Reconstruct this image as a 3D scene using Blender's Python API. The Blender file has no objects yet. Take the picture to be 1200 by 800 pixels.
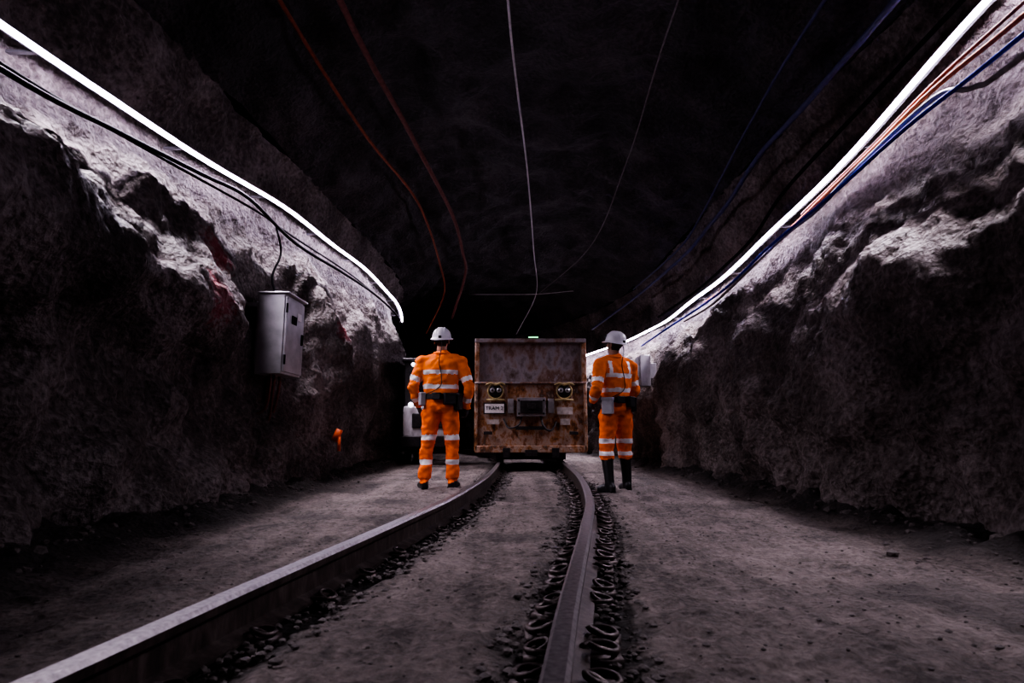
import bpy, bmesh, math, random, time
from mathutils import Vector, Matrix, Quaternion, noise
random.seed(7)
S=bpy.context.scene
COL=S.collection

# ------------------------------------------------------------ materials
def mat(name):
    m=bpy.data.materials.new(name); m.use_nodes=True
    nt=m.node_tree; b=nt.nodes['Principled BSDF']
    return m,nt,b
def N(nt,t,**k):
    n=nt.nodes.new(t)
    for a,v in k.items(): setattr(n,a,v)
    return n
def simple(name,col,rough=.6,metal=0,bump=0,scale=30,var=.25,emit=None,es=0,spec=.5,detail=5):
    m,nt,b=mat(name)
    tc=N(nt,'ShaderNodeTexCoord'); nz=N(nt,'ShaderNodeTexNoise')
    nz.inputs['Scale'].default_value=scale; nz.inputs['Detail'].default_value=detail
    nt.links.new(tc.outputs['Object'],nz.inputs['Vector'])
    r=N(nt,'ShaderNodeValToRGB')
    r.color_ramp.elements[0].position=.3; r.color_ramp.elements[1].position=.7
    r.color_ramp.elements[0].color=[c*(1-var) for c in col]+[1]
    r.color_ramp.elements[1].color=[min(1,c*(1+var)) for c in col]+[1]
    nt.links.new(nz.outputs['Fac'],r.inputs['Fac'])
    nt.links.new(r.outputs['Color'],b.inputs['Base Color'])
    b.inputs['Roughness'].default_value=rough; b.inputs['Metallic'].default_value=metal
    b.inputs['Specular IOR Level'].default_value=spec
    if bump:
        bp=N(nt,'ShaderNodeBump'); bp.inputs['Strength'].default_value=bump; bp.inputs['Distance'].default_value=.01
        nt.links.new(nz.outputs['Fac'],bp.inputs['Height']); nt.links.new(bp.outputs['Normal'],b.inputs['Normal'])
    if emit:
        b.inputs['Emission Color'].default_value=list(emit)+[1]; b.inputs['Emission Strength'].default_value=es
    return m

def rock_mat(name,c1,c2,c3,paint=()):
    m,nt,b=mat(name); L=nt.links.new
    tc=N(nt,'ShaderNodeTexCoord')
    big=N(nt,'ShaderNodeTexNoise'); big.inputs['Scale'].default_value=1.3; big.inputs['Detail'].default_value=8
    fine=N(nt,'ShaderNodeTexNoise'); fine.inputs['Scale'].default_value=20; fine.inputs['Detail'].default_value=6; fine.inputs['Roughness'].default_value=.6
    vor=N(nt,'ShaderNodeTexVoronoi',feature='SMOOTH_F1'); vor.inputs['Scale'].default_value=30
    for n in (big,fine,vor): L(tc.outputs['Object'],n.inputs['Vector'])
    r=N(nt,'ShaderNodeValToRGB'); e=r.color_ramp.elements
    e[0].position=.38; e[0].color=c1+(1,); e[1].position=.63; e[1].color=c3+(1,)
    k=e.new(.5); k.color=c2+(1,)
    mx=N(nt,'ShaderNodeMath',operation='MULTIPLY_ADD'); mx.inputs[1].default_value=.45
    L(fine.outputs['Fac'],mx.inputs[0]); 
    m2=N(nt,'ShaderNodeMath',operation='MULTIPLY'); m2.inputs[1].default_value=.55
    L(big.outputs['Fac'],m2.inputs[0]); L(m2.outputs[0],mx.inputs[2]); L(mx.outputs[0],r.inputs['Fac'])
    col=r.outputs['Color']
    for (p,rad,pc) in paint:
        d=N(nt,'ShaderNodeVectorMath',operation='DISTANCE'); d.inputs[1].default_value=p
        L(tc.outputs['Object'],d.inputs[0])
        ad=N(nt,'ShaderNodeMath',operation='MULTIPLY_ADD'); ad.inputs[1].default_value=rad*2.2; 
        L(fine.outputs['Fac'],ad.inputs[0]); L(d.outputs['Value'],ad.inputs[2])
        mr=N(nt,'ShaderNodeMapRange'); mr.inputs['From Min'].default_value=rad*1.5; mr.inputs['From Max'].default_value=rad*2.1
        mr.inputs['To Min'].default_value=.6; mr.inputs['To Max'].default_value=0
        L(ad.outputs[0],mr.inputs['Value'])
        mm=N(nt,'ShaderNodeMix',data_type='RGBA'); L(mr.outputs[0],mm.inputs['Factor']); L(col,mm.inputs['A']); mm.inputs['B'].default_value=pc+(1,)
        col=mm.outputs['Result']
    L(col,b.inputs['Base Color'])
    b.inputs['Roughness'].default_value=.6
    b.inputs['Specular IOR Level'].default_value=.35
    b1=N(nt,'ShaderNodeBump'); b1.inputs['Strength'].default_value=.9; b1.inputs['Distance'].default_value=.06
    b2=N(nt,'ShaderNodeBump'); b2.inputs['Strength'].default_value=.6; b2.inputs['Distance'].default_value=.03
    L(fine.outputs['Fac'],b1.inputs['Height']); L(vor.outputs['Distance'],b2.inputs['Height'])
    L(b1.outputs['Normal'],b2.inputs['Normal']); L(b2.outputs['Normal'],b.inputs['Normal'])
    return m

def floor_mat():
    m,nt,b=mat('dusty_floor'); L=nt.links.new
    tc=N(nt,'ShaderNodeTexCoord')
    big=N(nt,'ShaderNodeTexNoise'); big.inputs['Scale'].default_value=2.2; big.inputs['Detail'].default_value=10; big.inputs['Roughness'].default_value=.7
    fine=N(nt,'ShaderNodeTexNoise'); fine.inputs['Scale'].default_value=26; fine.inputs['Detail'].default_value=7; fine.inputs['Roughness'].default_value=.75
    vor=N(nt,'ShaderNodeTexVoronoi'); vor.inputs['Scale'].default_value=36
    mp=N(nt,'ShaderNodeMapping'); mp.inputs['Scale'].default_value=(7,.5,1); L(tc.outputs['Object'],mp.inputs['Vector'])
    trk=N(nt,'ShaderNodeTexNoise'); trk.inputs['Scale'].default_value=1; trk.inputs['Detail'].default_value=5; L(mp.outputs['Vector'],trk.inputs['Vector'])
    for n in (big,fine,vor): L(tc.outputs['Object'],n.inputs['Vector'])
    r=N(nt,'ShaderNodeValToRGB'); e=r.color_ramp.elements
    e[0].position=.42; e[0].color=(.075,.058,.053,1); e[1].position=.59; e[1].color=(.31,.25,.228,1)
    mx=N(nt,'ShaderNodeMath',operation='MULTIPLY_ADD'); mx.inputs[1].default_value=.40
    m2=N(nt,'ShaderNodeMath',operation='MULTIPLY_ADD'); m2.inputs[1].default_value=.36
    m3=N(nt,'ShaderNodeMath',operation='MULTIPLY'); m3.inputs[1].default_value=.24
    L(trk.outputs['Fac'],m3.inputs[0]); L(m3.outputs[0],m2.inputs[2])
    L(fine.outputs['Fac'],mx.inputs[0]); L(big.outputs['Fac'],m2.inputs[0]); L(m2.outputs[0],mx.inputs[2]); L(mx.outputs[0],r.inputs['Fac'])
    at=N(nt,'ShaderNodeAttribute',attribute_name='mud_shade')
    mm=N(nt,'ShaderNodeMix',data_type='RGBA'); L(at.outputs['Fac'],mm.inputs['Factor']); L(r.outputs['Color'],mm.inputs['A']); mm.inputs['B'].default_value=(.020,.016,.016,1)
    L(mm.outputs['Result'],b.inputs['Base Color']); b.inputs['Roughness'].default_value=.8
    b1=N(nt,'ShaderNodeBump'); b1.inputs['Strength'].default_value=1; b1.inputs['Distance'].default_value=.045
    b2=N(nt,'ShaderNodeBump'); b2.inputs['Strength'].default_value=.8; b2.inputs['Distance'].default_value=.018
    L(fine.outputs['Fac'],b1.inputs['Height']); L(vor.outputs['Distance'],b2.inputs['Height'])
    L(b1.outputs['Normal'],b2.inputs['Normal']); L(b2.outputs['Normal'],b.inputs['Normal'])
    return m

def rust_mat(name,cols,scale=4,rough=.65,metal=.2,sc=(1.6,1.6,.55),lo=.32,hi=.68):
    m,nt,b=mat(name); L=nt.links.new
    tc=N(nt,'ShaderNodeTexCoord'); mp=N(nt,'ShaderNodeMapping'); mp.inputs['Scale'].default_value=sc
    L(tc.outputs['Object'],mp.inputs['Vector'])
    n1=N(nt,'ShaderNodeTexNoise'); n1.inputs['Scale'].default_value=scale; n1.inputs['Detail'].default_value=10; n1.inputs['Roughness'].default_value=.68
    L(mp.outputs['Vector'],n1.inputs['Vector'])
    r=N(nt,'ShaderNodeValToRGB'); e=r.color_ramp.elements
    n=len(cols)
    e[0].position=lo; e[0].color=cols[0]+(1,); e[1].position=hi; e[1].color=cols[-1]+(1,)
    for i in range(1,n-1):
        k=e.new(lo+(hi-lo)*i/(n-1)); k.color=cols[i]+(1,)
    L(n1.outputs['Fac'],r.inputs['Fac']); L(r.outputs['Color'],b.inputs['Base Color'])
    b.inputs['Roughness'].default_value=rough; b.inputs['Metallic'].default_value=metal
    bp=N(nt,'ShaderNodeBump'); bp.inputs['Strength'].default_value=.4; bp.inputs['Distance'].default_value=.01
    L(n1.outputs['Fac'],bp.inputs['Height']); L(bp.outputs['Normal'],b.inputs['Normal'])
    return m

# ------------------------------------------------------------ mesh builder
def cr(pts,n=8):
    P=[Vector(p) for p in pts]
    if len(P)<3: return P
    P=[P[0]*2-P[1]]+P+[P[-1]*2-P[-2]]
    out=[]
    for i in range(1,len(P)-2):
        a,b,c,d=P[i-1:i+3]
        for k in range(n):
            t=k/n
            out.append(.5*((2*b)+(c-a)*t+(2*a-5*b+4*c-d)*t*t+(3*b-a-3*c+d)*t**3))
    out.append(P[-2]); return out
class MB:
    def __init__(s): s.v=[];s.f=[];s.m=[]
    def add(s,v,f,mi=0,M=None):
        o=len(s.v)
        s.v+= [tuple((M@Vector(p)) if M else p) for p in v]
        s.f+= [tuple(o+i for i in q) for q in f]; s.m+=[mi]*len(f)
    def box(s,c,d,mi=0,M=None,rot=None):
        x,y,z=[q/2 for q in d]
        v=[Vector(p) for p in ((-x,-y,-z),(x,-y,-z),(x,y,-z),(-x,y,-z),(-x,-y,z),(x,-y,z),(x,y,z),(-x,y,z))]
        if rot: v=[rot@p for p in v]
        v=[p+Vector(c) for p in v]
        s.add(v,[(0,3,2,1),(4,5,6,7),(0,1,5,4),(1,2,6,5),(2,3,7,6),(3,0,4,7)],mi,M)
    def tube(s,pts,r,n=8,mi=0,M=None,cap=True,smooth=0):
        P=[Vector(p) for p in pts]
        if smooth: P=cr(P,smooth)
        if not hasattr(r,'__len__'): r=[r]*len(P)
        elif len(r)!=len(P):
            R=[]
            for i in range(len(P)):
                t=i/(len(P)-1)*(len(r)-1); k=min(int(t),len(r)-2); R.append(r[k]+(r[k+1]-r[k])*(t-k))
            r=R
        v=[];up=None
        for i,p in enumerate(P):
            t=(P[min(i+1,len(P)-1)]-P[max(i-1,0)]).normalized()
            if up is None:
                up=Vector((0,0,1)) if abs(t.z)<.9 else Vector((0,1,0))
            x=t.cross(up)
            if x.length<1e-5: x=t.orthogonal()
            x.normalize(); y=x.cross(t).normalized(); up=y
            for k in range(n):
                a=2*math.pi*k/n
                v.append(p+(x*math.cos(a)+y*math.sin(a))*r[i])
        f=[]
        for i in range(len(P)-1):
            for k in range(n):
                a=i*n+k;b=i*n+(k+1)%n
                f.append((a,b,b+n,a+n))
        if cap:
            f.append(tuple(range(n))[::-1]); f.append(tuple((len(P)-1)*n+k for k in range(n)))
        s.add(v,f,mi,M)
    def ball(s,c,r,mi=0,M=None,nu=16,nv=10,zmin=None):
        if not hasattr(r,'__len__'): r=(r,r,r)
        v=[Vector((c[0],c[1],c[2]-r[2]))]
        for j in range(1,nv):
            ph=-math.pi/2+math.pi*j/nv
            for i in range(nu):
                a=2*math.pi*i/nu
                v.append(Vector((c[0]+r[0]*math.cos(ph)*math.cos(a),c[1]+r[1]*math.cos(ph)*math.sin(a),c[2]+r[2]*math.sin(ph))))
        v.append(Vector((c[0],c[1],c[2]+r[2])))
        f=[]
        for i in range(nu):
            f.append((0,1+(i+1)%nu,1+i))
            f.append((len(v)-1,1+(nv-2)*nu+i,1+(nv-2)*nu+(i+1)%nu))
            for j in range(nv-2):
                a=1+j*nu+i;b=1+j*nu+(i+1)%nu
                f.append((a,b,b+nu,a+nu))
        s.add(v,f,mi,M)
    def rings(s,R,n=24,mi=0,M=None):
        v=[];f=[]
        for (cx,cy,cz,rx,ry) in R:
            for k in range(n):
                a=2*math.pi*k/n
                ca,sa=math.cos(a),math.sin(a)
                e=.85
                v.append(Vector((cx+rx*math.copysign(abs(ca)**e,ca),cy+ry*math.copysign(abs(sa)**e,sa),cz)))
        for i in range(len(R)-1):
            for k in range(n):
                a=i*n+k;b=i*n+(k+1)%n
                f.append((a,b,b+n,a+n))
        f.append(tuple(range(n))[::-1]); f.append(tuple((len(R)-1)*n+k for k in range(n)))
        s.add(v,f,mi,M)
    def build(s,name,mats,parent=None,smooth=True,bevel=0,loc=None,sharp=None):
        me=bpy.data.meshes.new(name); me.from_pydata([tuple(p) for p in s.v],[],s.f)
        for m in mats: me.materials.append(m)
        for p,mi in zip(me.polygons,s.m): p.material_index=mi; p.use_smooth=smooth
        me.update()
        o=bpy.data.objects.new(name,me); COL.objects.link(o)
        if parent: o.parent=parent
        if loc: o.location=loc
        if bevel:
            b=o.modifiers.new('bevel','BEVEL'); b.width=bevel; b.segments=2; b.limit_method='ANGLE'; b.angle_limit=math.radians(40)
        if smooth and (bevel or sharp):
            me.set_sharp_from_angle(angle=math.radians(35))
        return o
def empty(name,loc=(0,0,0),rotz=0,scale=1):
    e=bpy.data.objects.new(name,None); COL.objects.link(e); e.location=loc; e.rotation_euler=(0,0,rotz); e.scale=(scale,)*3; e.empty_display_size=.2
    return e
def interp(x,tab):
    if x<=tab[0][0]: return tab[0][1]
    for (a,b),(c,d) in zip(tab,tab[1:]):
        if x<=c:
            t=(x-a)/(c-a); return b+(d-b)*t
    return tab[-1][1]
def sstep(a,b,x):
    t=max(0,min(1,(x-a)/(b-a))); return t*t*(3-2*t)

# ------------------------------------------------------------ tunnel
RAD=12.0; S0=12.0
def frame(s,u,z):
    if s<=S0: return Vector((u,s,z))
    a=(s-S0)/RAD
    r=RAD+u
    return Vector((-RAD+r*math.cos(a),S0+r*math.sin(a),z))
LZ=[(-3,2.88),(3.2,2.98),(4.5,3.07),(7.1,3.31),(10.6,3.42),(14.7,3.25),(30,3.1)]
LU=[(-3,-3.0),(3.2,-3.0),(4.5,-2.9),(7.1,-2.7),(10.6,-2.5),(14.7,-2.4),(30,-2.4)]
RZ=[(-3,3.9),(3.62,3.5),(4.5,3.24),(5.55,3.0),(7.7,2.78),(10.7,2.72),(14.6,2.83),(18,2.7),(30,2.7)]
RU=[(-3,3.22),(3.62,3.17),(4.5,3.1),(5.55,3.0),(7.7,2.95),(10.7,2.95),(30,2.95)]
def smooth_tab(tab):
    def f(x):
        return sum(interp(x+d,tab) for d in (-.6,-.3,0,.3,.6))/5
    return f
fLZ,fLU,fRZ,fRU=map(smooth_tab,(LZ,LU,RZ,RU))
def crs(pts,t):
    n=len(pts)-1; t=max(0,min(.999999,t))*n; i=int(t); t-=i
    a=pts[max(i-1,0)];b=pts[i];c=pts[i+1];d=pts[min(i+2,n)]
    return tuple(.5*((2*b[k])+(c[k]-a[k])*t+(2*a[k]-5*b[k]+4*c[k]-d[k])*t*t+(3*b[k]-a[k]-3*c[k]+d[k])*t**3) for k in (0,1))
OFF=.20
def profL(s):
    W=fLU(s)-OFF; B=-2.5
    rec=1-sstep(5.0,6.6,s); far=1-rec
    return [(B+.1,-.25),(B-.02+.05*far,.25),(B-.06-.16*rec+.04*far,.75),(B-.04-.20*rec,1.2),(B+.02+.06*rec-.04*far,1.75),(W*.5+B*.5,2.3),(W+.02,2.8),(W-.04,3.3),(W+.2,3.95)]
def profR(s):
    W=fRU(s)+OFF; B=2.76
    return [(B-.1,-.25),(B-.0,.25),(B+.03,.75),(B+.03,1.2),(W*.12+B*.88-.02,1.7),(W*.5+B*.5,2.2),(W,2.7),(W+.04,3.25),(W-.2,3.95)]
def profC(s):
    a=profL(s)[-1]; b=profR(s)[-1]
    return [a,(a[0]+.66,4.32),(-1.2,4.62),(0,4.75),(1.3,4.66),(b[0]-.72,4.33),b]
def disp(P,s,u,z,side):
    A=1.0
    if side: 
        zs=fLZ(s) if side<0 else fRZ(s)
        A=1-.8*math.exp(-((z-zs)/.4)**2)
        if side>0: A*=.85
    d=.20*noise.noise(P*.75+Vector((3.1,7,1)))+.13*noise.noise(P*1.9)+.06*noise.noise(P*4.3)
    d=d*A
    if side:
        low=1-sstep(.7,1.5,z+.35*noise.noise(P*.9+Vector((9,0,0))))
        if low>0.01:
            v=noise.voronoi(P*2.3)[0]; d+=low*.20*(.55-v[0])
            v=noise.voronoi(P*5.5+Vector((4,4,4)))[0]; d+=low*.05*(.5-v[0])
    d+=.032*noise.noise(P*9)+.026*noise.noise(P*19)
    if side<0:
        for (cs,cz,rs,rz,a) in ((8.0,1.7,.6,1.1,.26),(10.2,1.4,.8,1.0,.26),(3.4,1.9,1.6,.4,.08),(12.6,1.5,.8,1.5,.25)):
            d+=a*math.exp(-((s-cs)/rs)**2-((z-cz)/rz)**2)
        d-= .12*math.exp(-((s-6.4)/.5)**2-((z-1.6)/.7)**2)
    if side>0:
        for (cs,cz,rs,rz,a) in ((4.9,.7,.7,.7,.20),(6.5,1.35,.8,.75,.24),(8.6,1.3,.7,.8,.20),(10.3,1.2,.7,.9,.2),(12,1.1,1.,.9,.25),(4.2,1.7,.8,.4,.10)):
            d+=a*math.exp(-((s-cs)/rs)**2-((z-cz)/rz)**2)
    return d
def shell(name,prof,side,nt,mats,slist):
    vs=[];fs=[]
    for s in slist:
        pts=prof(s)
        for j in range(nt+1):
            t=j/nt
            u,z=crs(pts,t); u2,z2=crs(pts,min(1,t+.01)); u1,z1=crs(pts,max(0,t-.01))
            du,dz=u2-u1,z2-z1; l=math.hypot(du,dz)
            nu,nz=(dz/l,-du/l)
            if side>0: nu,nz=-nu,-nz
            P=frame(s,u,z)
            if side==0:
                w=min(1,min(t,1-t)*8)
                d=disp(P,s,u,z,0) if w>.01 else 0
                if w<1: d=d*w+disp(P,s,u,z,-1 if t<.5 else 1)*(1-w)
            else: d=disp(P,s,u,z,side)
            vs.append(frame(s,u+nu*d,z+nz*d))
    n=nt+1
    for i in range(len(slist)-1):
        for j in range(nt):
            a=i*n+j
            q=(a,a+1,a+1+n,a+n)
            fs.append(q if side>0 else q[::-1])
    me=bpy.data.meshes.new(name); me.from_pydata([tuple(v) for v in vs],[],fs)
    for m in mats: me.materials.append(m)
    for p in me.polygons: p.use_smooth=True
    o=bpy.data.objects.new(name,me); COL.objects.link(o); return o
def slist(a,fine0,fine1,end,c,f,g):
    r=[];x=a
    while x<end:
        r.append(x); x+= f if fine0<=x<fine1 else (c if x<fine0 else g)
    r.append(end); return r
RED=(.30,.012,.035)
wallL=rock_mat('shotcrete_left',(.048,.037,.034),(.12,.097,.093),(.30,.252,.245),
   paint=(((-2.72,5.45,2.36),.26,RED),((-2.5,4.95,1.76),.28,RED),((-2.35,8.0,2.0),.26,RED)))
wallR=rock_mat('shotcrete_right',(.05,.038,.034),(.13,.103,.096),(.31,.256,.245))
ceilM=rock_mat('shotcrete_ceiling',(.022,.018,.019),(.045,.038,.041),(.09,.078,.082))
shell('wall_left',profL,-1,140,[wallL],slist(-3,2,8,30,.15,.03,.07))
shell('wall_right',profR,1,140,[wallR],slist(-3,2,8,30,.15,.03,.07))
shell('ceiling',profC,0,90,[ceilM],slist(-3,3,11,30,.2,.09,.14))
def cap(name,s):
    pts=[]
    for pr,rev in ((profL,0),(profC,0),(profR,1)):
        q=[crs(pr(s),i/20) for i in range(21)]
        pts+= q[::-1] if rev else q
    mb=MB(); c=(0,2); v=[frame(s,*c)]; rings=14
    for k in range(1,rings+1):
        for (u,z) in pts:
            t=k/rings; uu=c[0]+(u-c[0])*t*1.03; zz=c[1]+(z-c[1])*t*1.03
            P=frame(s,uu,zz); d=.25*noise.noise(P*.9)+.1*noise.noise(P*2.7)
            v.append(frame(s+d,uu,zz))
    n=len(pts); f=[]
    for i in range(n-1):
        f.append((0,1+i,2+i))
        for k in range(rings-1):
            a=1+k*n+i; f.append((a,a+1,a+1+n,a+n))
    mb.add(v,f); return mb.build(name,[wallR])
cap('wall_back',-2.9); cap('wall_far',29.9)

# ------------------------------------------------------------ track centreline
G=1.06; HG=G/2
TC=cr([(-.95,-2.2,0),(-.66,0,0),(-.46,1.25,0),(-.365,1.9,0),(-.27,2.5,0),(-.12,3.45,0),(.07,4.8,0),(.24,7,0),(.31,9.7,0),(.33,11.8,0),(.1,14.5,0),(-.9,17.5,0),(-2.7,20.0,0),(-5,21.8,0)],16)
def track_at(off,i):
    a=TC[max(i-1,0)];b=TC[min(i+1,len(TC)-1)]
    t=(b-a).normalized(); nrm=Vector((t.y,-t.x,0))
    return TC[i]+nrm*off,t,nrm
railPts={-1:[track_at(-HG,i)[0] for i in range(len(TC))],1:[track_at(HG,i)[0] for i in range(len(TC))]}
def rail_x(sd,y):
    P=railPts[sd]
    for a,b in zip(P,P[1:]):
        if a.y<=y<=b.y and b.y>a.y: return a.x+(b.x-a.x)*(y-a.y)/(b.y-a.y)
    return None
RT={}
def rx(sd,y):
    k=(sd,round(y*20))
    if k not in RT: RT[k]=rail_x(sd,y)
    return RT[k]

# ------------------------------------------------------------ floor
def floor_h(x,y,s,u):
    P=Vector((x,y,0))
    h=.028*noise.noise(P*1.1)+.022*noise.noise(P*4)+.017*noise.noise(P*11)+.011*noise.noise(P*25)
    ue=min(u+2.55,2.85-u); mud_shade=0
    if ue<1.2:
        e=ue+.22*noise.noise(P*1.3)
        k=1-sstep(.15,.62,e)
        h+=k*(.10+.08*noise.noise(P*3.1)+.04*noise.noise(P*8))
        mud_shade=(1-sstep(.35,.66,e))*.85  # wall-base band: dark dirt plus the floor shade along the walls, painted in
    dm=9
    if s<13:
        for sd in (-1,1):
            r=rx(sd,y)
            if r is not None:
                dm=min(dm,abs(x-r))
    if dm<.5:
        w=1-sstep(.12,.27,dm+.10*noise.noise(P*6))
        h=h*(1-w)-w*.025+w*.012*noise.noise(P*18)
        mud_shade=max(mud_shade,w*.88)
    n=noise.noise(P*1.4+Vector((5,5,5)))
    mud_shade=max(mud_shade,.45*sstep(.12,.45,n))
    return h,mud_shade
vs=[];fs=[];mud_shade=[]
sl=slist(-3,0.8,5.5,30,.12,.025,.09); NU=210
for s in sl:
    for j in range(NU+1):
        u=-3.0+6.3*j/NU
        p=frame(s,u,0)
        h,m=floor_h(p.x,p.y,s,u); vs.append((p.x,p.y,h)); mud_shade.append(m)
n=NU+1
for i in range(len(sl)-1):
    for j in range(NU):
        a=i*n+j; fs.append((a,a+1,a+1+n,a+n))
me=bpy.data.meshes.new('floor'); me.from_pydata(vs,[],fs)
at=me.attributes.new('mud_shade','FLOAT','POINT'); at.data.foreach_set('value',mud_shade)
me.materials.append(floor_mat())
for p in me.polygons: p.use_smooth=True
COL.objects.link(bpy.data.objects.new('floor',me))

# ------------------------------------------------------------ rails
steel_top=simple('polished_rail_steel',(.34,.31,.32),.38,.95,.1,60,.3)
steel_side=rust_mat('rusty_rail_side',((.025,.018,.016),(.06,.044,.04),(.13,.10,.092)),9,.5,.5)
track=empty('railway_track')
prof=[(-.065,0),(.065,0),(.065,.010),(.011,.028),(.008,.100),(.031,.112),(.033,.136),(.022,.149),(-.022,.149),(-.033,.136),(-.031,.112),(-.008,.100),(-.011,.028),(-.065,.010)]
for sd,nm in ((-1,'rail_left'),(1,'rail_right')):
    mb=MB(); v=[]
    k=len(prof)
    for i in range(len(TC)):
        p,t,nr=track_at(sd*HG,i)
        for (a,b) in prof: v.append(p+nr*a+Vector((0,0,b)))
    for i in range(len(TC)-1):
        for j in range(k):
            q=(i*k+j,i*k+(j+1)%k,(i+1)*k+(j+1)%k,(i+1)*k+j)
            mb.f.append(q); mb.m.append(0 if j in (6,7,8) else 1)
    mb.v=v
    o=mb.build(nm,[steel_top,steel_side],track,smooth=True); o.data.set_sharp_from_angle(angle=math.radians(30))
clipM=rust_mat('clip_steel',((.04,.03,.03),(.09,.07,.068),(.18,.145,.135)),20,.42,.5)
mb=MB()
clip=[(-.005,-.035,.035),(.04,-.055,.045),(.095,-.045,.045),(.125,0,.04),(.10,.05,.045),(.05,.062,.06),(.02,.035,.065),(.035,.0,.05),(.085,-.005,.025)]
for sd,step in ((-1,.42),(1,.19)):
    acc=0
    for i in range(1,len(TC)-1):
        if TC[i].y>10.5: break
        seg=(TC[i]-TC[i-1]).length; acc+=seg
        while acc>step:
            acc-=step
            p,t,nr=track_at(sd*HG,i)
            p=p-t*acc
            for io in (-1,1):
                if sd<0 and io<0: continue
                if random.random()<.12: continue
                fl=random.choice((-1,1)); j=random.uniform(-.3,.3); k=random.uniform(.64,.82)*(.85 if sd<0 else 1)
                X=(nr*io+t*j).normalized()*k; Y=Vector((-X.y,X.x,0))*fl
                M=Matrix(((X.x,Y.x,0,p.x+nr.x*io*.045),(X.y,Y.y,0,p.y+nr.y*io*.045),(0,0,k,random.uniform(-.02,-.002)),(0,0,0,1)))
                mb.tube(clip,.012,6,0,M,smooth=3)
                mb.box((.06,0,.008),(.15,.12,.03),0,M)
mb.build('rail_clips',[clipM],track)
gm=simple('gravel_stone',(.10,.082,.078),.8,0,.5,60,.4)
ico=bmesh.new(); bmesh.ops.create_icosphere(ico,subdivisions=1,radius=1)
iv=[v.co.copy() for v in ico.verts]; iff=[tuple(v.index for v in f.verts) for f in ico.faces]
def stone(mb,p,r,flat=.6):
    o=Vector((random.random()*99,)*3); rot=Matrix.Rotation(random.random()*6,3,'Z')
    sx=random.uniform(.7,1.3)
    vv=[]
    for q in iv:
        k=1+.35*noise.noise(q*1.3+o)
        w=rot@Vector((q.x*sx,q.y,q.z*flat))*k*r
        vv.append(w+p)
    mb.add(vv,iff)
mb=MB()
for _ in range(3000):
    y=random.uniform(.7,1)+ (random.random()**1.5)*8.5; sd=random.choice((-1,1)); x=rx(sd,y)
    if x is None: continue
    off=random.choice((-1,1))*random.uniform(.06,.26)
    stone(mb,Vector((x+off,y,random.uniform(-.02,.012))),random.uniform(.006,.022))
for _ in range(3200):
    y=.8+(random.random()**1.4)*10; x=random.uniform(-2.2,2.4)
    stone(mb,Vector((x,y,floor_h(x,y,y,x)[0]+.001)),random.uniform(.003,.009)*(1 if random.random()<.95 else 1.8))
mb.build('gravel',[gm],smooth=False)
mb=MB()
for _ in range(900):
    y=random.uniform(1.5,13); 
    if random.random()<.5: x=-2.42+abs(random.gauss(0,.16))
    else: x=2.66-abs(random.gauss(0,.18))
    r=random.uniform(.01,.028) if random.random()<.95 else random.uniform(.03,.05)
    stone(mb,Vector((x,y,floor_h(x,y,y,x)[0]+r*.05)),r,.75)
mb.build('rubble_rocks',[gm],smooth=False)

# ------------------------------------------------------------ LED strips
LEDC=(.96,.88,1.0)
ledM,nt,b=mat('led_strip_emitter')
b.inputs['Base Color'].default_value=(.9,.85,1,1)
b.inputs['Emission Color'].default_value=(.85,.76,1,1); b.inputs['Emission Strength'].default_value=78
alu=simple('added_light_hood_aluminium',(.25,.24,.26),.5,.7,0,20,.1)
blk=simple('black_rubber',(.010,.009,.011),.85,0,.1,40,.3,spec=.12)
WPM=18
def strip(fz,fu,side,s0,s1):
    root=empty('led_strip_light')
    P=[];s=s0
    while s<=s1:
        P.append(frame(s,fu(s),fz(s)+.012*math.sin(s*2.1)))
        s+=.3
    mb=MB(); mb.tube(P,.0125,8); mb.build('led_tube',[ledM],root)
    mb=MB(); v=[];f=[]
    sec=((-.06,.013),(-.06,.032),(.020,.034),(.026,.016),(.020,.016),(.015,.026))  # hood section added over the tube to block upward light
    for p in P:
        inn=Vector((-side,0,0))
        for a,z in sec: v.append(p+inn*a+Vector((0,0,z)))
    for i in range(len(P)-1):
        for j in range(6):
            f.append((i*6+j,i*6+(j+1)%6,(i+1)*6+(j+1)%6,(i+1)*6+j))
    mb.add(v,f)
    for i in range(2,len(P),5):
        mb.box(P[i]+Vector((side*.18,0,.03)),(.32,.03,.02))
    mb.build('added_light_hood',[alu],root,smooth=False)
    k=0;ST=6
    while k+ST<len(P):
        a,b_=P[k],P[k+ST]; d=b_-a; l=d.length; d.normalize()
        aim=Vector((-side*.33,0,-.94)); aim=(aim-d*aim.dot(d)).normalized()
        zc=-aim; yc=zc.cross(d).normalized()
        ld=bpy.data.lights.new('led_output','AREA'); ld.shape='RECTANGLE'; ld.size=l; ld.size_y=.02
        ld.energy=WPM*l; ld.color=LEDC; ld.spread=math.radians(108)
        lo=bpy.data.objects.new('led_output',ld); COL.objects.link(lo); lo.parent=root
        R=Matrix((d,yc,zc)).transposed().to_4x4()
        lo.matrix_local=Matrix.Translation((a+b_)/2+aim*.016)@R
        k+=ST
strip(fLZ,fLU,-1,1.4,15.2)
strip(fRZ,fRU,1,1.4,18.6)

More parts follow.
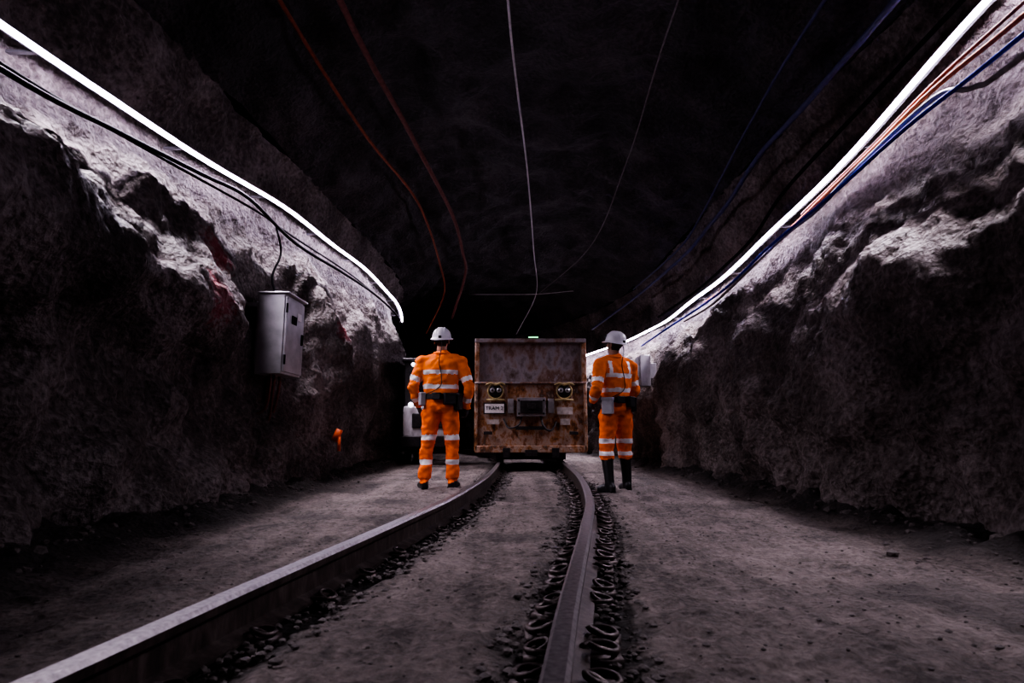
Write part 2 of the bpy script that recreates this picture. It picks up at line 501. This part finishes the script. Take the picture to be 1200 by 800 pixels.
# ------------------------------------------------------------ cables
def cable(name,pts,r,m,n=7):
    mb=MB(); mb.tube(pts,r,n,smooth=8); return mb.build(name,[m])
orange_c=simple('orange_cable_sheath',(.24,.065,.03),.6,0,0,20,.3,spec=.2)
brown_c=simple('brown_pipe',(.16,.06,.05),.6,0,0,20,.3,spec=.2)
blue_c=simple('blue_hose',(.012,.022,.24),.6,0,0,20,.3,spec=.2)
grey_c=simple('grey_hose',(.18,.155,.16),.6,0,0,20,.3,spec=.2)
navy_c=simple('dark_blue_cable',(.05,.055,.13),.5,0,0,20,.3)
wire_m=simple('copper_wire',(.50,.45,.46),.5,.3,0,20,.2)
Lc=[(-3.0,1,2.64),(-2.96,3.16,2.72),(-2.9,4.13,2.83),(-2.84,5.2,2.98),(-2.78,6.02,3.08),(-2.68,7.16,2.95),(-2.56,8.9,3.03),(-2.48,10.7,3.10),(-2.42,12.4,3.05),(-2.5,14.1,2.92)]
cable('power_cable',Lc,.020,blk)
cable('power_cable',[(-3.02,1,2.70),(-2.98,3.2,2.77),(-2.91,4.5,2.87),(-2.79,6.2,3.02),(-2.72,7.16,3.04),(-2.54,9.5,3.11),(-2.46,12,3.10)],.012,blk)
cable('cabinet_cable',[(-2.78,6.75,3.05),(-2.68,6.7,2.7),(-2.66,6.45,2.35),(-2.58,6.4,2.1)],.012,blk)
cable('blue_hose',[(3.14,1,3.2),(3.1,3.3,3.03),(3.05,4.34,2.97),(3.0,5.4,2.84),(2.95,6.61,2.74),(2.92,8.25,2.57),(2.86,11.1,2.52),(2.84,13,2.5)],.017,blue_c)
cable('orange_hose',[(3.2,1,3.3),(3.17,3.28,3.2),(3.12,4.12,3.15),(3.10,4.9,3.04),(3.04,6.2,2.84),(2.99,7.6,2.64),(2.96,9,2.6)],.018,orange_c)
cable('orange_hose',[(3.2,1,3.42),(3.17,3.28,3.28),(3.13,4.12,3.20),(3.11,4.9,3.08),(3.04,6,2.9)],.013,brown_c)
cable('grey_hose',[(3.12,1,3.0),(3.1,3.31,2.90),(3.1,3.71,2.93),(3.10,4.1,3.07),(3.06,5.04,2.95),(3.05,5.7,2.84),(3.03,6.34,2.80),(2.98,7.24,2.66),(2.95,8.6,2.5),(2.93,10,2.5)],.020,grey_c)
cable('power_cable',[(3.2,1,3.8),(3.15,3.3,3.66),(3.08,5,3.46),(3.02,6.3,3.28),(3.02,7.2,3.05),(3.0,8.2,2.95),(2.99,9.5,2.9),(2.99,12,2.95)],.02,blk)
cable('power_cable',[(2.95,1,4.0),(2.75,4.85,3.68),(2.72,6.17,3.65),(2.82,7.4,3.6),(2.82,8.2,3.55),(2.8,9.5,3.48),(2.66,12.55,3.5),(2.1,15.5,3.3)],.028,navy_c)
cable('power_cable',[(2.5,1,4.2),(2.5,4.4,4.05),(2.6,6.2,3.95),(2.75,8.3,3.75),(2.75,9.6,3.62),(2.6,12.5,3.65)],.016,navy_c)
cable('overhead_orange_cable',[(-2.1,1,4.3),(-2.0,4.69,4.32),(-1.8,6.93,4.25),(-1.51,9.2,4.28),(-1.5,12,4.1),(-1.67,14.3,3.95),(-2.18,15,3.1)],.020,orange_c)
cable('overhead_pipe',[(-1.6,1,4.42),(-1.52,4.82,4.42),(-1.3,7.1,4.4),(-1.04,9.97,4.38),(-1.02,12,4.3),(-1.08,13.4,4.2),(-1.53,15,3.5)],.032,brown_c)
cable('trolley_wire',[(-.15,1,4.35),(-.037,4.69,4.35),(.22,8.13,4.35),(.45,12,4.35),(.655,16,4.35),(.12,17,3.4)],.012,wire_m)
cable('trolley_wire',[(1.4,1,4.4),(1.457,5.02,4.36),(1.6,7.86,4.36),(1.57,11.8,4.34),(.7,16,4.34)],.009,grey_c)
cable('span_wire',[(-1.2,16.2,4.4),(.65,16,4.36),(1.9,15.7,4.38),(2.9,15.4,4.1)],.012,wire_m)

# ------------------------------------------------------------ cabinet
galv=simple('galvanised_steel',(.44,.42,.44),.42,.45,.05,8,.2)
cab=empty('electrical_cabinet',(-2.54,6.46,1.24))
mb=MB()
mb.box((0,0,.425),(.28,.56,.85)); 
mb.box((-.07,0,.425),(.20,.5,.7))
mb.box((.15,0,.425),(.025,.53,.80))
mb.box((.02,0,.862),(.34,.60,.02))
mb.build('enclosure',[galv],cab,bevel=.008)
mb=MB(); mb.box((.17,.2,.42),(.02,.03,.12)); mb.box((.168,-.05,.6),(.006,.14,.09)); mb.tube([(.165,-.27,.1),(.165,-.27,.2)],.012); mb.tube([(.165,-.27,.65),(.165,-.27,.75)],.012)
mb.build('door_hardware',[blk],cab,smooth=False)
mb=MB(); mb.box((.168,.1,.66),(.005,.12,.08)); mb.build('warning_label',[simple('label_white',(.7,.7,.7),.5,0,0,30,.1)],cab,smooth=False)
mb=MB()
for y,e in ((-.2,-.35),(-.1,-.5),(.05,-.4)):
    mb.tube([(0,y,.02),(0,y,-.12),(-.05,y*.8,e),(-.2,y,e-.1)],.016,8,0,smooth=6)
mb.tube([(-.1,0,0),(-.12,0,-.3),(-.25,.1,-.6)],.02,8,0,smooth=5)
mb.build('conduits',[brown_c],cab)
mb=MB(); mb.box((-.14,0,.1),(.3,.4,.05)); mb.box((-.14,0,.75),(.3,.4,.05)); mb.build('wall_bracket',[galv],cab,smooth=False)
jb=empty('junction_box',(2.56,11.6,1.5)); mb=MB(); mb.box((0,0,.3),(.2,.4,.6)); mb.box((-.11,0,.3),(.02,.36,.55)); mb.box((.13,0,.3),(.2,.25,.3)); mb.build('enclosure',[galv],jb,bevel=.01)
mb=MB(); mb.box((0,0,0),(.08,.03,.15),rot=Matrix.Rotation(.4,3,'Y')); mb.box((.03,0,-.1),(.03,.03,.18)); mb.build('orange_marker_flag',[simple('orange_plastic',(.9,.14,.03),.5)],loc=(-2.14,7.4,.60))

# ------------------------------------------------------------ mine cart
rust=rust_mat('rusted_orange_plate',((.025,.018,.013),(.15,.06,.022),(.36,.16,.06),(.40,.30,.24),(.28,.115,.045),(.08,.05,.038),(.38,.27,.21)),3.0,.5,.2,(1.2,1.2,.7),.35,.65)
greyp=rust_mat('worn_grey_plate',((.10,.06,.045),(.22,.18,.18),(.33,.29,.30),(.28,.20,.175),(.16,.08,.05),(.34,.30,.31)),2.8,.5,.2,(1,1,.6),.35,.65)
darkm=simple('dark_grease_steel',(.035,.03,.032),.5,.5,.2,30,.4)
cart=empty('mine_cart',(.31,9.95,0))
D=2.9
mb=MB()
mb.box((0,D/2,.88),(1.80,D,1.12),1)
mb.box((0,D/2+.06,1.80),(1.78,D-.1,.72),0)
mb.box((0,.0,2.15),(1.86,.14,.07),0)
mb.box((-.89,.02,1.80),(.08,.14,.74),1); mb.box((.89,.02,1.80),(.08,.14,.74),1)
mb.box((0,-.03,1.44),(1.86,.10,.035),0)
mb.box((0,-.02,.36),(1.84,.10,.12),1)
for x in (-.90,.90): mb.box((x,-.02,.88),(.06,.10,1.1),1)
mb.box((-.9,D/2,2.15),(.07,D,.07),0); mb.box((.9,D/2,2.15),(.07,D,.07),0)
for y in (.5,1.1,1.7,2.3):
    mb.box((-.92,y,1.2),(.06,.08,1.7),1); mb.box((.92,y,1.2),(.06,.08,1.7),1)
mb.build('hull',[greyp,rust],cart,bevel=.015)
mb=MB()
for x in [-.8+.16*i for i in range(11)]:
    mb.ball((x,-.08,1.44),.012,0,None,8,6); mb.ball((x,-.07,.36),.014,0,None,8,6)
for z in (.55,.75,.95,1.15,1.6,1.75,1.9,2.05):
    for x in (-.9,.9): mb.ball((x,-.07 if z<1.4 else -.05,z),.013,0,None,8,6)
mb.build('rivets',[rust],cart)
mb=MB()
mb.box((0,-.16,1.035),(.46,.3,.30),0); mb.box((0,-.33,1.035),(.36,.05,.20),1); mb.box((0,-.37,1.04),(.12,.1,.09),1)
for x in (-.2,.2):
    for z in (.93,1.14): mb.tube([(x,-.30,z),(x,-.335,z)],.018,8,1)
mb.box((-.33,-.06,1.06),(.1,.08,.24),0); mb.box((.33,-.06,1.06),(.1,.08,.24),0)
mb.tube([(.15,-.2,.9),(.2,-.3,.72),(.32,-.2,.66),(.42,-.05,.8)],.018,8,1,smooth=5)
mb.tube([(-.15,-.2,.9),(-.2,-.28,.75),(-.36,-.18,.7),(-.45,-.05,.85)],.015,8,1,smooth=5)
mb.box((0,-.09,.70),(.5,.05,.06),1); mb.box((-.7,-.09,.62),(.14,.06,.05),1); mb.box((.7,-.09,.62),(.14,.06,.05),1)
mb.build('coupler_box',[simple('grey_coupler',(.26,.24,.245),.5,.3,.2,12,.3),darkm],cart,bevel=.01)
yel=simple('yellow_rim_paint',(.36,.27,.12),.6,0,.1,14,.5)
lens=simple('lamp_lens',(.35,.33,.34),.15,.3)
mb=MB()
for x in (-.58,.55):
    def ringt(r,rr,y,mi): mb.tube([(x+r*math.cos(a*math.pi/10),y,1.30+r*math.sin(a*math.pi/10)) for a in range(21)],rr,6,mi,cap=False)
    ringt(.125,.014,-.10,2); 
    mb.tube([(x,.0,1.30),(x,-.10,1.30)],.13,20,0)
    for dx in (-.055,.055):
        mb.tube([(x+dx,-.09,1.315),(x+dx,-.125,1.315)],.042,14,1)
        mb.tube([(x+dx,-.12,1.315),(x+dx,-.135,1.315)],.018,10,0)
    mb.tube([(x-.16,-.12,1.40),(x-.08,-.14,1.43),(x,-.13,1.40),(x+.08,-.14,1.43),(x+.16,-.12,1.40)],.018,6,2,smooth=4)
    mb.box((x,-.10,1.16),(.30,.04,.03),2)
mb.build('headlamps',[darkm,lens,yel],cart)
white=simple('sign_white',(.68,.64,.62),.5,0,0,20,.15)
mb=MB(); mb.box((-.60,-.075,1.02),(.32,.012,.15),0)
mb.box((-.60,-.07,1.02),(.36,.008,.19),1)
mb.box((.56,-.072,.98),(.26,.012,.12),2); mb.box((.56,-.075,.80),(.16,.012,.1),2)
mb.box((-.62,-.075,.80),(.2,.012,.08),2)
mb.build('sign_plates',[white,darkm,simple('faded_label',(.40,.34,.31),.6,0,0,20,.3)],cart,smooth=False)
fc=bpy.data.curves.new('sign_text','FONT'); fc.body='TRAM 2'; fc.size=.085; fc.align_x='CENTER'; fc.align_y='CENTER'; fc.extrude=.002
fo=bpy.data.objects.new('sign_text',fc); COL.objects.link(fo); fo.parent=cart; fo.location=(-.60,-.084,1.02); fo.rotation_euler=(math.pi/2,0,0); fc.materials.append(blk)
mb=MB()
mb.box((0,D/2,.26),(1.15,D-.1,.14),0)
for y in (.55,2.3):
    for x in (-HG,HG):
        mb.tube([(x-.045,y,.15+.17),(x+.045,y,.15+.17)],.17,24,1); s_=1 if x<0 else -1
        mb.tube([(x+s_*.045,y,.32),(x+s_*.075,y,.32)],.195,24,1)
        mb.tube([(x-.09,y,.32),(x+.09,y,.32)],.06,12,0)
    mb.tube([(-.7,y,.32),(.7,y,.32)],.045,10,0)
mb.box((-.40,.0,.30),(.12,.16,.16),0); mb.box((.40,.0,.30),(.12,.16,.16),0)
mb.box((0,-.1,.30),(.2,.2,.1),0)
mb.build('undercarriage',[darkm,steel_side],cart,bevel=.006)
mb=MB(); mb.box((.05,.0,2.205),(.16,.06,.03),0); mb.box((.05,0,2.19),(.2,.08,.02),1)
mb.build('green_marker_lamp',[simple('green_led',(.1,.9,.3),.4,emit=(.2,1,.4),es=2.5),darkm],cart,smooth=False)

# ------------------------------------------------------------ locomotive behind left worker
loco=empty('mine_locomotive',(-1.62,11.6,0)); loco.rotation_euler=(0,0,.06)
mb=MB()
pale=rust_mat('pale_loco_paint',((.16,.13,.13),(.42,.39,.40),(.55,.52,.54),(.30,.25,.24)),2.5,.5,.05)
mb.box((0,1.4,.75),(.95,2.8,.75),0); mb.box((0,.8,1.55),(.95,1.4,.9),1); mb.box((0,.8,2.03),(1.05,1.6,.07),1)
mb.box((0,-.02,.45),(1.0,.12,.22),1)
mb.box((0,.08,1.62),(.75,.04,.42),2)
mb.box((0,-.02,.85),(.6,.04,.28),1)
mb.box((0,2.2,1.25),(.8,1.1,.3),0)
for y in (.5,2.2):
    for x in (-.42,.42): mb.tube([(x-.05,y,.2),(x+.05,y,.2)],.2,20,1)
mb.box((0,1.4,.32),(.7,2.6,.2),1)
mb.build('hull',[pale,darkm,simple('cab_glass',(.02,.02,.025),.1)],loco,bevel=.02)
mb=MB()
for x,z in ((-.33,1.15),(.33,1.15)): mb.tube([(x,-.02,z),(x,-.06,z)],.05,16,0)
mb.tube([(-.3,-.0,1.93),(-.3,-.04,1.93)],.04,12,0)
mb.build('lamps',[simple('white_lamp',(.9,.9,.9),.3,emit=(.9,.85,1),es=2.5)],loco)

# ------------------------------------------------------------ people
def remesh(mb,name,vox,smooth,mats,parent,post=None,classify=None):
    tmp=mb.build(name+'_tmp',[]); 
    r=tmp.modifiers.new('r','REMESH'); r.mode='VOXEL'; r.voxel_size=vox
    sm=tmp.modifiers.new('s','SMOOTH'); sm.factor=.5; sm.iterations=smooth
    bpy.context.view_layer.update()
    dg=bpy.context.evaluated_depsgraph_get()
    me=bpy.data.meshes.new_from_object(tmp.evaluated_get(dg)); me.name=name
    bpy.data.objects.remove(tmp)
    if post:
        for v in me.vertices: v.co=post(v.co.copy(),v.normal.copy())
    me.materials.clear()
    for m in mats: me.materials.append(m)
    for p in me.polygons:
        p.use_smooth=True; p.material_index=classify(p.center) if classify else 0
    o=bpy.data.objects.new(name,me); COL.objects.link(o); o.parent=parent; return o
hiviz=simple('hi_vis_orange_cloth',(1.0,.21,.024),.75,0,.5,14,.12,spec=.2)
hiviz2=simple('hi_vis_orange_trousers',(.98,.165,.018),.8,0,.5,14,.2,spec=.2)
refl=simple('reflective_tape',(.80,.77,.78),.4,.1,0,30,.08)
bootM=simple('black_rubber_boot',(.018,.016,.018),.45,0,.1,20,.3)
gloveM=simple('work_glove',(.04,.036,.04),.7,0,.3,30,.3)
skinM=simple('skin',(.48,.26,.18),.5,0,.05,30,.1)
hairM=simple('dark_hair',(.03,.02,.014),.7,0,.5,80,.4)
helmM=simple('white_helmet_shell',(.75,.73,.76),.3,0,0,6,.06)
beltM=simple('black_belt_webbing',(.015,.014,.016),.55,0,.3,50,.3)
batM=simple('grey_battery_case',(.36,.35,.38),.4,0,.1,10,.15)
eyeW=simple('eye_white',(.8,.78,.75),.2)
lipM=simple('lips',(.42,.16,.13),.5)

def segd(p,a,b):
    ab=b-a; t=max(0,min(1,(p-a).dot(ab)/ab.length_squared)); return (p-(a+ab*t)).length,t

def person(loc,rotz,scale,cfg):
    root=empty('mine_worker',loc,rotz,scale)
    V=Vector
    mb=MB()
    w=cfg.get('w',1.0)
    T=[(0,0,.86,.155*w,.12),(0,-.01,.93,.182*w,.138),(0,-.005,1.0,.178*w,.132),(0,0,1.06,.170*w,.126),(0,.0,1.14,.185*w,.136),(0,0,1.26,.20*w,.144),(0,-.005,1.37,.212*w,.143),(0,-.01,1.45,.20*w,.125),(0,-.01,1.505,.14*w,.10),(0,0,1.55,.085,.085),(0,.01,1.585,.072,.078)]
    mb.rings(T,28)
    limbs=[]
    for sd in (-1,1):
        a=cfg['armL' if sd<0 else 'armR']
        sh,el,wr=V(a[0]),V(a[1]),V(a[2])
        mb.tube([sh,sh.lerp(el,.5),el],[.080,.074,.062],16); mb.tube([el,el.lerp(wr,.4),wr],[.062,.060,.045],16)
        mb.ball(sh,.084); mb.ball(el,.063)
        mb.tube([V((sd*.08,-.01,1.5)),sh],[.07,.080],14)
        limbs.append(('arm',sh,el,wr))
        l=cfg['legL' if sd<0 else 'legR']
        hp,kn,an=V(l[0]),V(l[1]),V(l[2])
        if cfg['boot']>.2:
            up=kn.lerp(an,.28)
            mb.tube([hp,hp.lerp(kn,.5),kn],[.115,.098,.080],18)
            mb.tube([kn,kn.lerp(an,.18),up],[.080,.085,.074],18)
            mb.tube([up,kn.lerp(an,.3),kn.lerp(an,.8),an],[.066,.068,.056,.053],18)
        else:
            mb.tube([hp,hp.lerp(kn,.5),kn],[.115,.097,.078],18)
            mb.tube([kn,kn.lerp(an,.5),an.lerp(kn,.06)],[.078,.073,.072],18)
            mb.tube([an.lerp(kn,.2),an],[.058,.052],14)
        mb.ball(hp,.115); mb.ball(kn,.080)
        yaw=l[3]
        base=V((an.x,an.y,0))
        R=Matrix.Rotation(-yaw,4,'Z'); M=Matrix.Translation(base)@R
        mb.ball((0,-.02,.055),(.045,.065,.06),0,M); mb.ball((0,.06,.045),(.048,.10,.052),0,M); mb.ball((0,.135,.035),(.052,.07,.042),0,M)
        mb.box((0,.0,.015),(.08,.13,.03),0,M); mb.box((0,.10,.012),(.088,.15,.024),0,M)
        mb.tube([V((an.x,an.y,.03)),an],.053,14)
        limbs.append(('leg',hp,kn,an))
    def post(c,n):
        f=1
        if c.z<cfg['boot']: f=.15
        q=V((c.x*7+c.z*3,c.y*7,c.z*9-c.x*4))
        d=.016*noise.noise(q+V((cfg['seed'],0,0)))+.011*noise.noise(q*2.3+V((0,cfg['seed'],0)))
        if f==1:
            for (k,a,b_,e) in limbs:
                dd=(c-b_).length
                if dd<.12: d+=.006*(1-dd/.12)*math.sin(c.z*120+c.x*60+5*noise.noise(c*9))
        c=c+n*d*f
        if c.z<0: c.z=0
        return c
    def cls(c):
        if c.z<cfg['boot']+.01*math.sin(c.x*40): return 2
        tor=9
        if c.z>.86:
            k=interp(c.z,[(r[2],i) for i,r in enumerate(T)]); i=min(int(k),len(T)-2); fr=k-i
            rx_=T[i][3]*(1-fr)+T[i+1][3]*fr; ry_=T[i][4]*(1-fr)+T[i+1][4]*fr
            tor=abs(math.hypot(c.x/rx_,c.y/ry_))
        bd,kind,tt=min(tor,1.5),'torso',0
        for (k,a,b_,e) in limbs:
            if k=='arm':
                d1,t1=segd(c,a,b_); d2,t2=segd(c,b_,e)
                if d1/.08<bd: bd,kind,tt=d1/.08,'ua',t1
                if d2/.06<bd: bd,kind,tt=d2/.06,'fa',t2
        if kind=='ua': return 1 if .60<tt<.80 else 0
        if kind=='fa': return 1 if .48<tt<.70 else 0
        z=c.z
        if z>.9:
            if 1.30<z<1.355 or 1.13<z<1.185: return 1
            if z>1.355 and .105<abs(c.x)<.15 and z<1.50 and cfg.get('brace'): return 1
            return 0 if z>1.02 else 3
        for a,b_ in cfg['legb']:
            if a<z<b_: return 1
        return 3
    remesh(mb,'body_clothing',.0115,3,[hiviz,refl,bootM,hiviz2],root,post,cls)
    mb=MB(); mb.tube([(.088*math.cos(a*math.pi/10),.005+.09*math.sin(a*math.pi/10),1.56+.012*math.sin(a*math.pi/10)) for a in range(21)],.016,8,cap=False)
    mb.build('collar',[hiviz],root)
    for sd in (-1,1):
        a=cfg['armL' if sd<0 else 'armR']; el,wr=V(a[1]),V(a[2])
        d=(wr-el).normalized(); q=V((0,0,-1)).rotation_difference(d)
        tw=a[3]
        M=Matrix.Translation(wr-d*.01)@q.to_matrix().to_4x4()@Matrix.Rotation(tw,4,'Z')
        inn=-sd
        mb=MB()
        mb.tube([(0,0,.03),(0,0,-.02)],[.032,.028],14,0,M)
        mb.ball((0,0,-.055),(.019,.043,.052),0,M); mb.ball((0,.018,-.04),(.021,.028,.035),0,M)
        for fy,ln,cu in ((.032,.070,.35),(.011,.080,.42),(-.011,.074,.48),(-.032,.058,.55)):
            p=V((0,fy,-.088)); pts=[V((0,fy*.85,-.06)),p]; an=.15
            for k,sg in enumerate((.45,.32,.23)):
                an+=cu; p=p+V((inn*math.sin(an),fy*.08,-math.cos(an)))*ln*sg; pts.append(p)
            mb.tube(pts,[.0105,.0105,.0098,.009,.0078],10,0,M)
            for k,pp in enumerate(pts[1:]): mb.ball(pp,.0105-.0008*k,0,M,10,6)
        tp=[(inn*.004,.03,-.02),(inn*.010,.052,-.045),(inn*.018,.060,-.072),(inn*.026,.056,-.096)]
        mb.tube(tp,[.016,.0135,.0115,.009],10,0,M); mb.ball(tp[-1],.009,0,M,10,6); mb.ball(tp[1],.0135,0,M,10,6)
        remesh(mb,'hand_left' if sd<0 else 'hand_right',.0035,2,[gloveM],root)
    he=bpy.data.objects.new('head_pivot',None); COL.objects.link(he); he.parent=root; he.location=(0,.01,1.58); he.empty_display_size=.05
    he.rotation_euler=cfg['head']
    mb=MB()
    mb.tube([(0,-.01,-.07),(0,-.005,0),(0,.0,.06)],[.066,.060,.060],18)
    mb.ball((0,-.005,.155),(.078,.098,.098),0); mb.ball((0,.03,.105),(.066,.068,.085),0); mb.ball((0,.045,.055),(.045,.045,.035),0)
    mb.ball((0,.062,.03+.01),(.022,.022,.018),0)
    mb.tube([(0,.090,.135),(0,.112,.10),(0,.104,.09)],[.009,.014,.012],10); 
    mb.ball((-.013,.098,.093),.010,0); mb.ball((.013,.098,.093),.010,0)
    mb.ball((0,.085,.155),(.05,.014,.012),0)
    for x in (-1,1):
        mb.ball((x*.08,-.008,.115),(.011,.022,.034),0); mb.ball((x*.045,.07,.105),(.022,.02,.02),0)
    mb.tube([(-.022,.094,.062),(0,.099,.064),(.022,.094,.062)],.007,8)
    def hc(c):
        if abs(c.x)>.083: return 0
        if c.z>.20 or (c.y<0 and c.z>.06-.2*min(0,c.y+.06)): return 1
        if abs(c.z-.066)<.009 and abs(c.x)<.026 and c.y>.09: return 2
        return 0
    remesh(mb,'head',.005,3,[skinM,hairM,lipM],he,None,hc)
    mb=MB()
    for x in (-.032,.032):
        mb.ball((x,.078,.132),(.014,.013,.011),0,None,12,8); mb.ball((x,.088,.132),(.006,.005,.006),1,None,10,6)
        mb.tube([(x-.02,.093,.150),(x,.098,.156),(x+.02,.093,.150)],.004,6,1)
    mb.build('eyes',[eyeW,hairM],he)
    mb=MB()
    prof=[(1.20,.145),(1.20,.152),(1.03,.160),(1.0,.172),(.97,.20),(.86,.238),(.66,.264),(.38,.281),(.0,.286)]
    n=36;v=[];f=[]
    for pi_,(k,z) in enumerate(prof):
        for i in range(n):
            a=2*math.pi*i/n; fx=.112*k; fy=.132*k
            x=fx*math.cos(a); y=fy*math.sin(a)
            if pi_<2: y+= .035*max(0,math.sin(a))**2; zz=z-.008*max(0,math.sin(a))-.012*max(0,-math.sin(a))
            else: zz=z
            rid=0
            if pi_>=4 and abs(x)<.02: rid=.006
            v.append((x,y-.005,zz+rid))
    for j in range(len(prof)-1):
        for i in range(n):
            a=j*n+i;b_=j*n+(i+1)%n; f.append((a,b_,b_+n,a+n))
    mb.add(v,f)
    mb.rings([(0,-.005,.142,.105,.124),(0,-.005,.165,.10,.12)],28,1)
    for x in (-.045,0,.045):
        mb.tube([(x,-.128+abs(x)*.3,.175),(x*.95,-.10,.237),(x*.8,-.03,.279),(x*.8,.04,.277),(x*.95,.10,.232)],.009,6,0,smooth=4)
    mb.box((0,.135,.21),(.05,.035,.045),1); mb.tube([(0,.15,.21),(0,.168,.21)],.022,14,1)
    mb.box((0,-.136,.172),(.035,.02,.03),1)
    for x in (-1,1):
        mb.tube([(x*.10,.0,.14),(x*.088,.01,.06),(x*.06,.03,.015),(0,.055,.012)],.004,6,1,smooth=4)
    o=mb.build('helmet',[helmM,beltM],he); o.data.set_sharp_from_angle(angle=math.radians(50))
    mb=MB(); n=40
    ww=.170*w+.018
    def be(a,k=0): return V(((ww+k)*math.cos(a),-.002+(.140+k)*math.sin(a),1.045))
    v=[];f=[]
    for i in range(n):
        a=2*math.pi*i/n
        for (k,dz) in ((.0,-.03),(.010,-.03),(.010,.03),(0,.03)):
            p=be(a,k); v.append(p+V((0,0,dz)))
    for i in range(n):
        for j in range(4):
            a=i*4+j;b_=i*4+(j+1)%4;c=((i+1)%n)*4; f.append((a,b_,c+(j+1)%4,c+j))
    mb.add(v,f); mb.build('belt',[beltM],root,smooth=False)
    mb=MB()
    for (ang,dx,dy,dz,h,mi) in cfg['kit']:
        p=be(ang,.03); Rm=Matrix.Rotation(ang+math.pi/2,3,'Z')
        mb.box(p+V((0,0,h)),(dx,dy,dz),mi,rot=Rm)
        mb.box(p+V((0,0,h+dz*.42)),(dx*1.06,dy*1.12,dz*.2),mi,rot=Rm)
    mb.build('belt_kit',[batM,beltM],root,bevel=.008)
    mb=MB()
    hp=V((0,-.14,1.745)); 
    mb.tube([hp,V((.02,-.165,1.62)),V((-.01,-.165,1.45)),V((.02,-.165,1.28)),V((0,-.165,1.15)),be(cfg['kit'][0][0],.04)],.0055,6,0,smooth=6)
    mb.build('lamp_cord',[beltM],root)
    return root

person((-.83,7.0,0),0.0,1.0,dict(seed=3.3,w=1.08,boot=.075,brace=False,
    armL=((-.225,-.01,1.445),(-.325,-.03,1.17),(-.275,.10,.93),.2),
    armR=((.225,-.01,1.445),(.325,-.03,1.16),(.30,.06,.91),-.2),
    legL=((-.105,-.0,.86),(-.155,.02,.47),(-.175,-.01,.09),-.35),
    legR=((.105,-.0,.86),(.135,.03,.47),(.145,.02,.09),.22),
    legb=((.55,.61),(.27,.33)),head=(.12,0,-.05),
    kit=[(math.radians(205),.10,.06,.15,-.03,0),(math.radians(300),.14,.06,.13,-.03,1),(math.radians(335),.09,.07,.19,-.06,1),(math.radians(262),.10,.05,.08,0,1)]))
person((1.15,6.66,0),.42,.945,dict(seed=8.1,w=.97,boot=.37,brace=True,
    armL=((-.215,-.01,1.445),(-.30,-.08,1.18),(-.26,.10,1.03),.2),
    armR=((.215,-.01,1.445),(.275,-.0,1.17),(.24,.17,1.0),-.2),
    legL=((-.10,-.0,.86),(-.13,.02,.47),(-.145,-.06,.09),-.15),
    legR=((.10,-.0,.86),(.135,.03,.47),(.165,.05,.09),.25),
    legb=((.55,.60),(.41,.46)),head=(.18,0,.25),
    kit=[(math.radians(215),.13,.07,.19,-.07,0),(math.radians(300),.12,.06,.12,-.02,1),(math.radians(335),.10,.07,.16,-.05,1),(math.radians(260),.09,.05,.08,0,1)]))

# ------------------------------------------------------------ world + camera
w=bpy.data.worlds.new('World'); S.world=w; w.use_nodes=True
w.node_tree.nodes['Background'].inputs[0].default_value=(.5,.45,.6,1); w.node_tree.nodes['Background'].inputs[1].default_value=.002
cd=bpy.data.cameras.new('camera'); co=bpy.data.objects.new('camera',cd); COL.objects.link(co)
co.location=(0,0,.65); co.rotation_euler=(math.radians(90+8.53),0,0)
cd.sensor_width=36; cd.lens=21; cd.clip_start=.02
cd.dof.use_dof=True; cd.dof.focus_distance=6.5; cd.dof.aperture_fstop=4
S.camera=co
S.view_settings.view_transform='AgX'; S.view_settings.look='AgX - High Contrast'
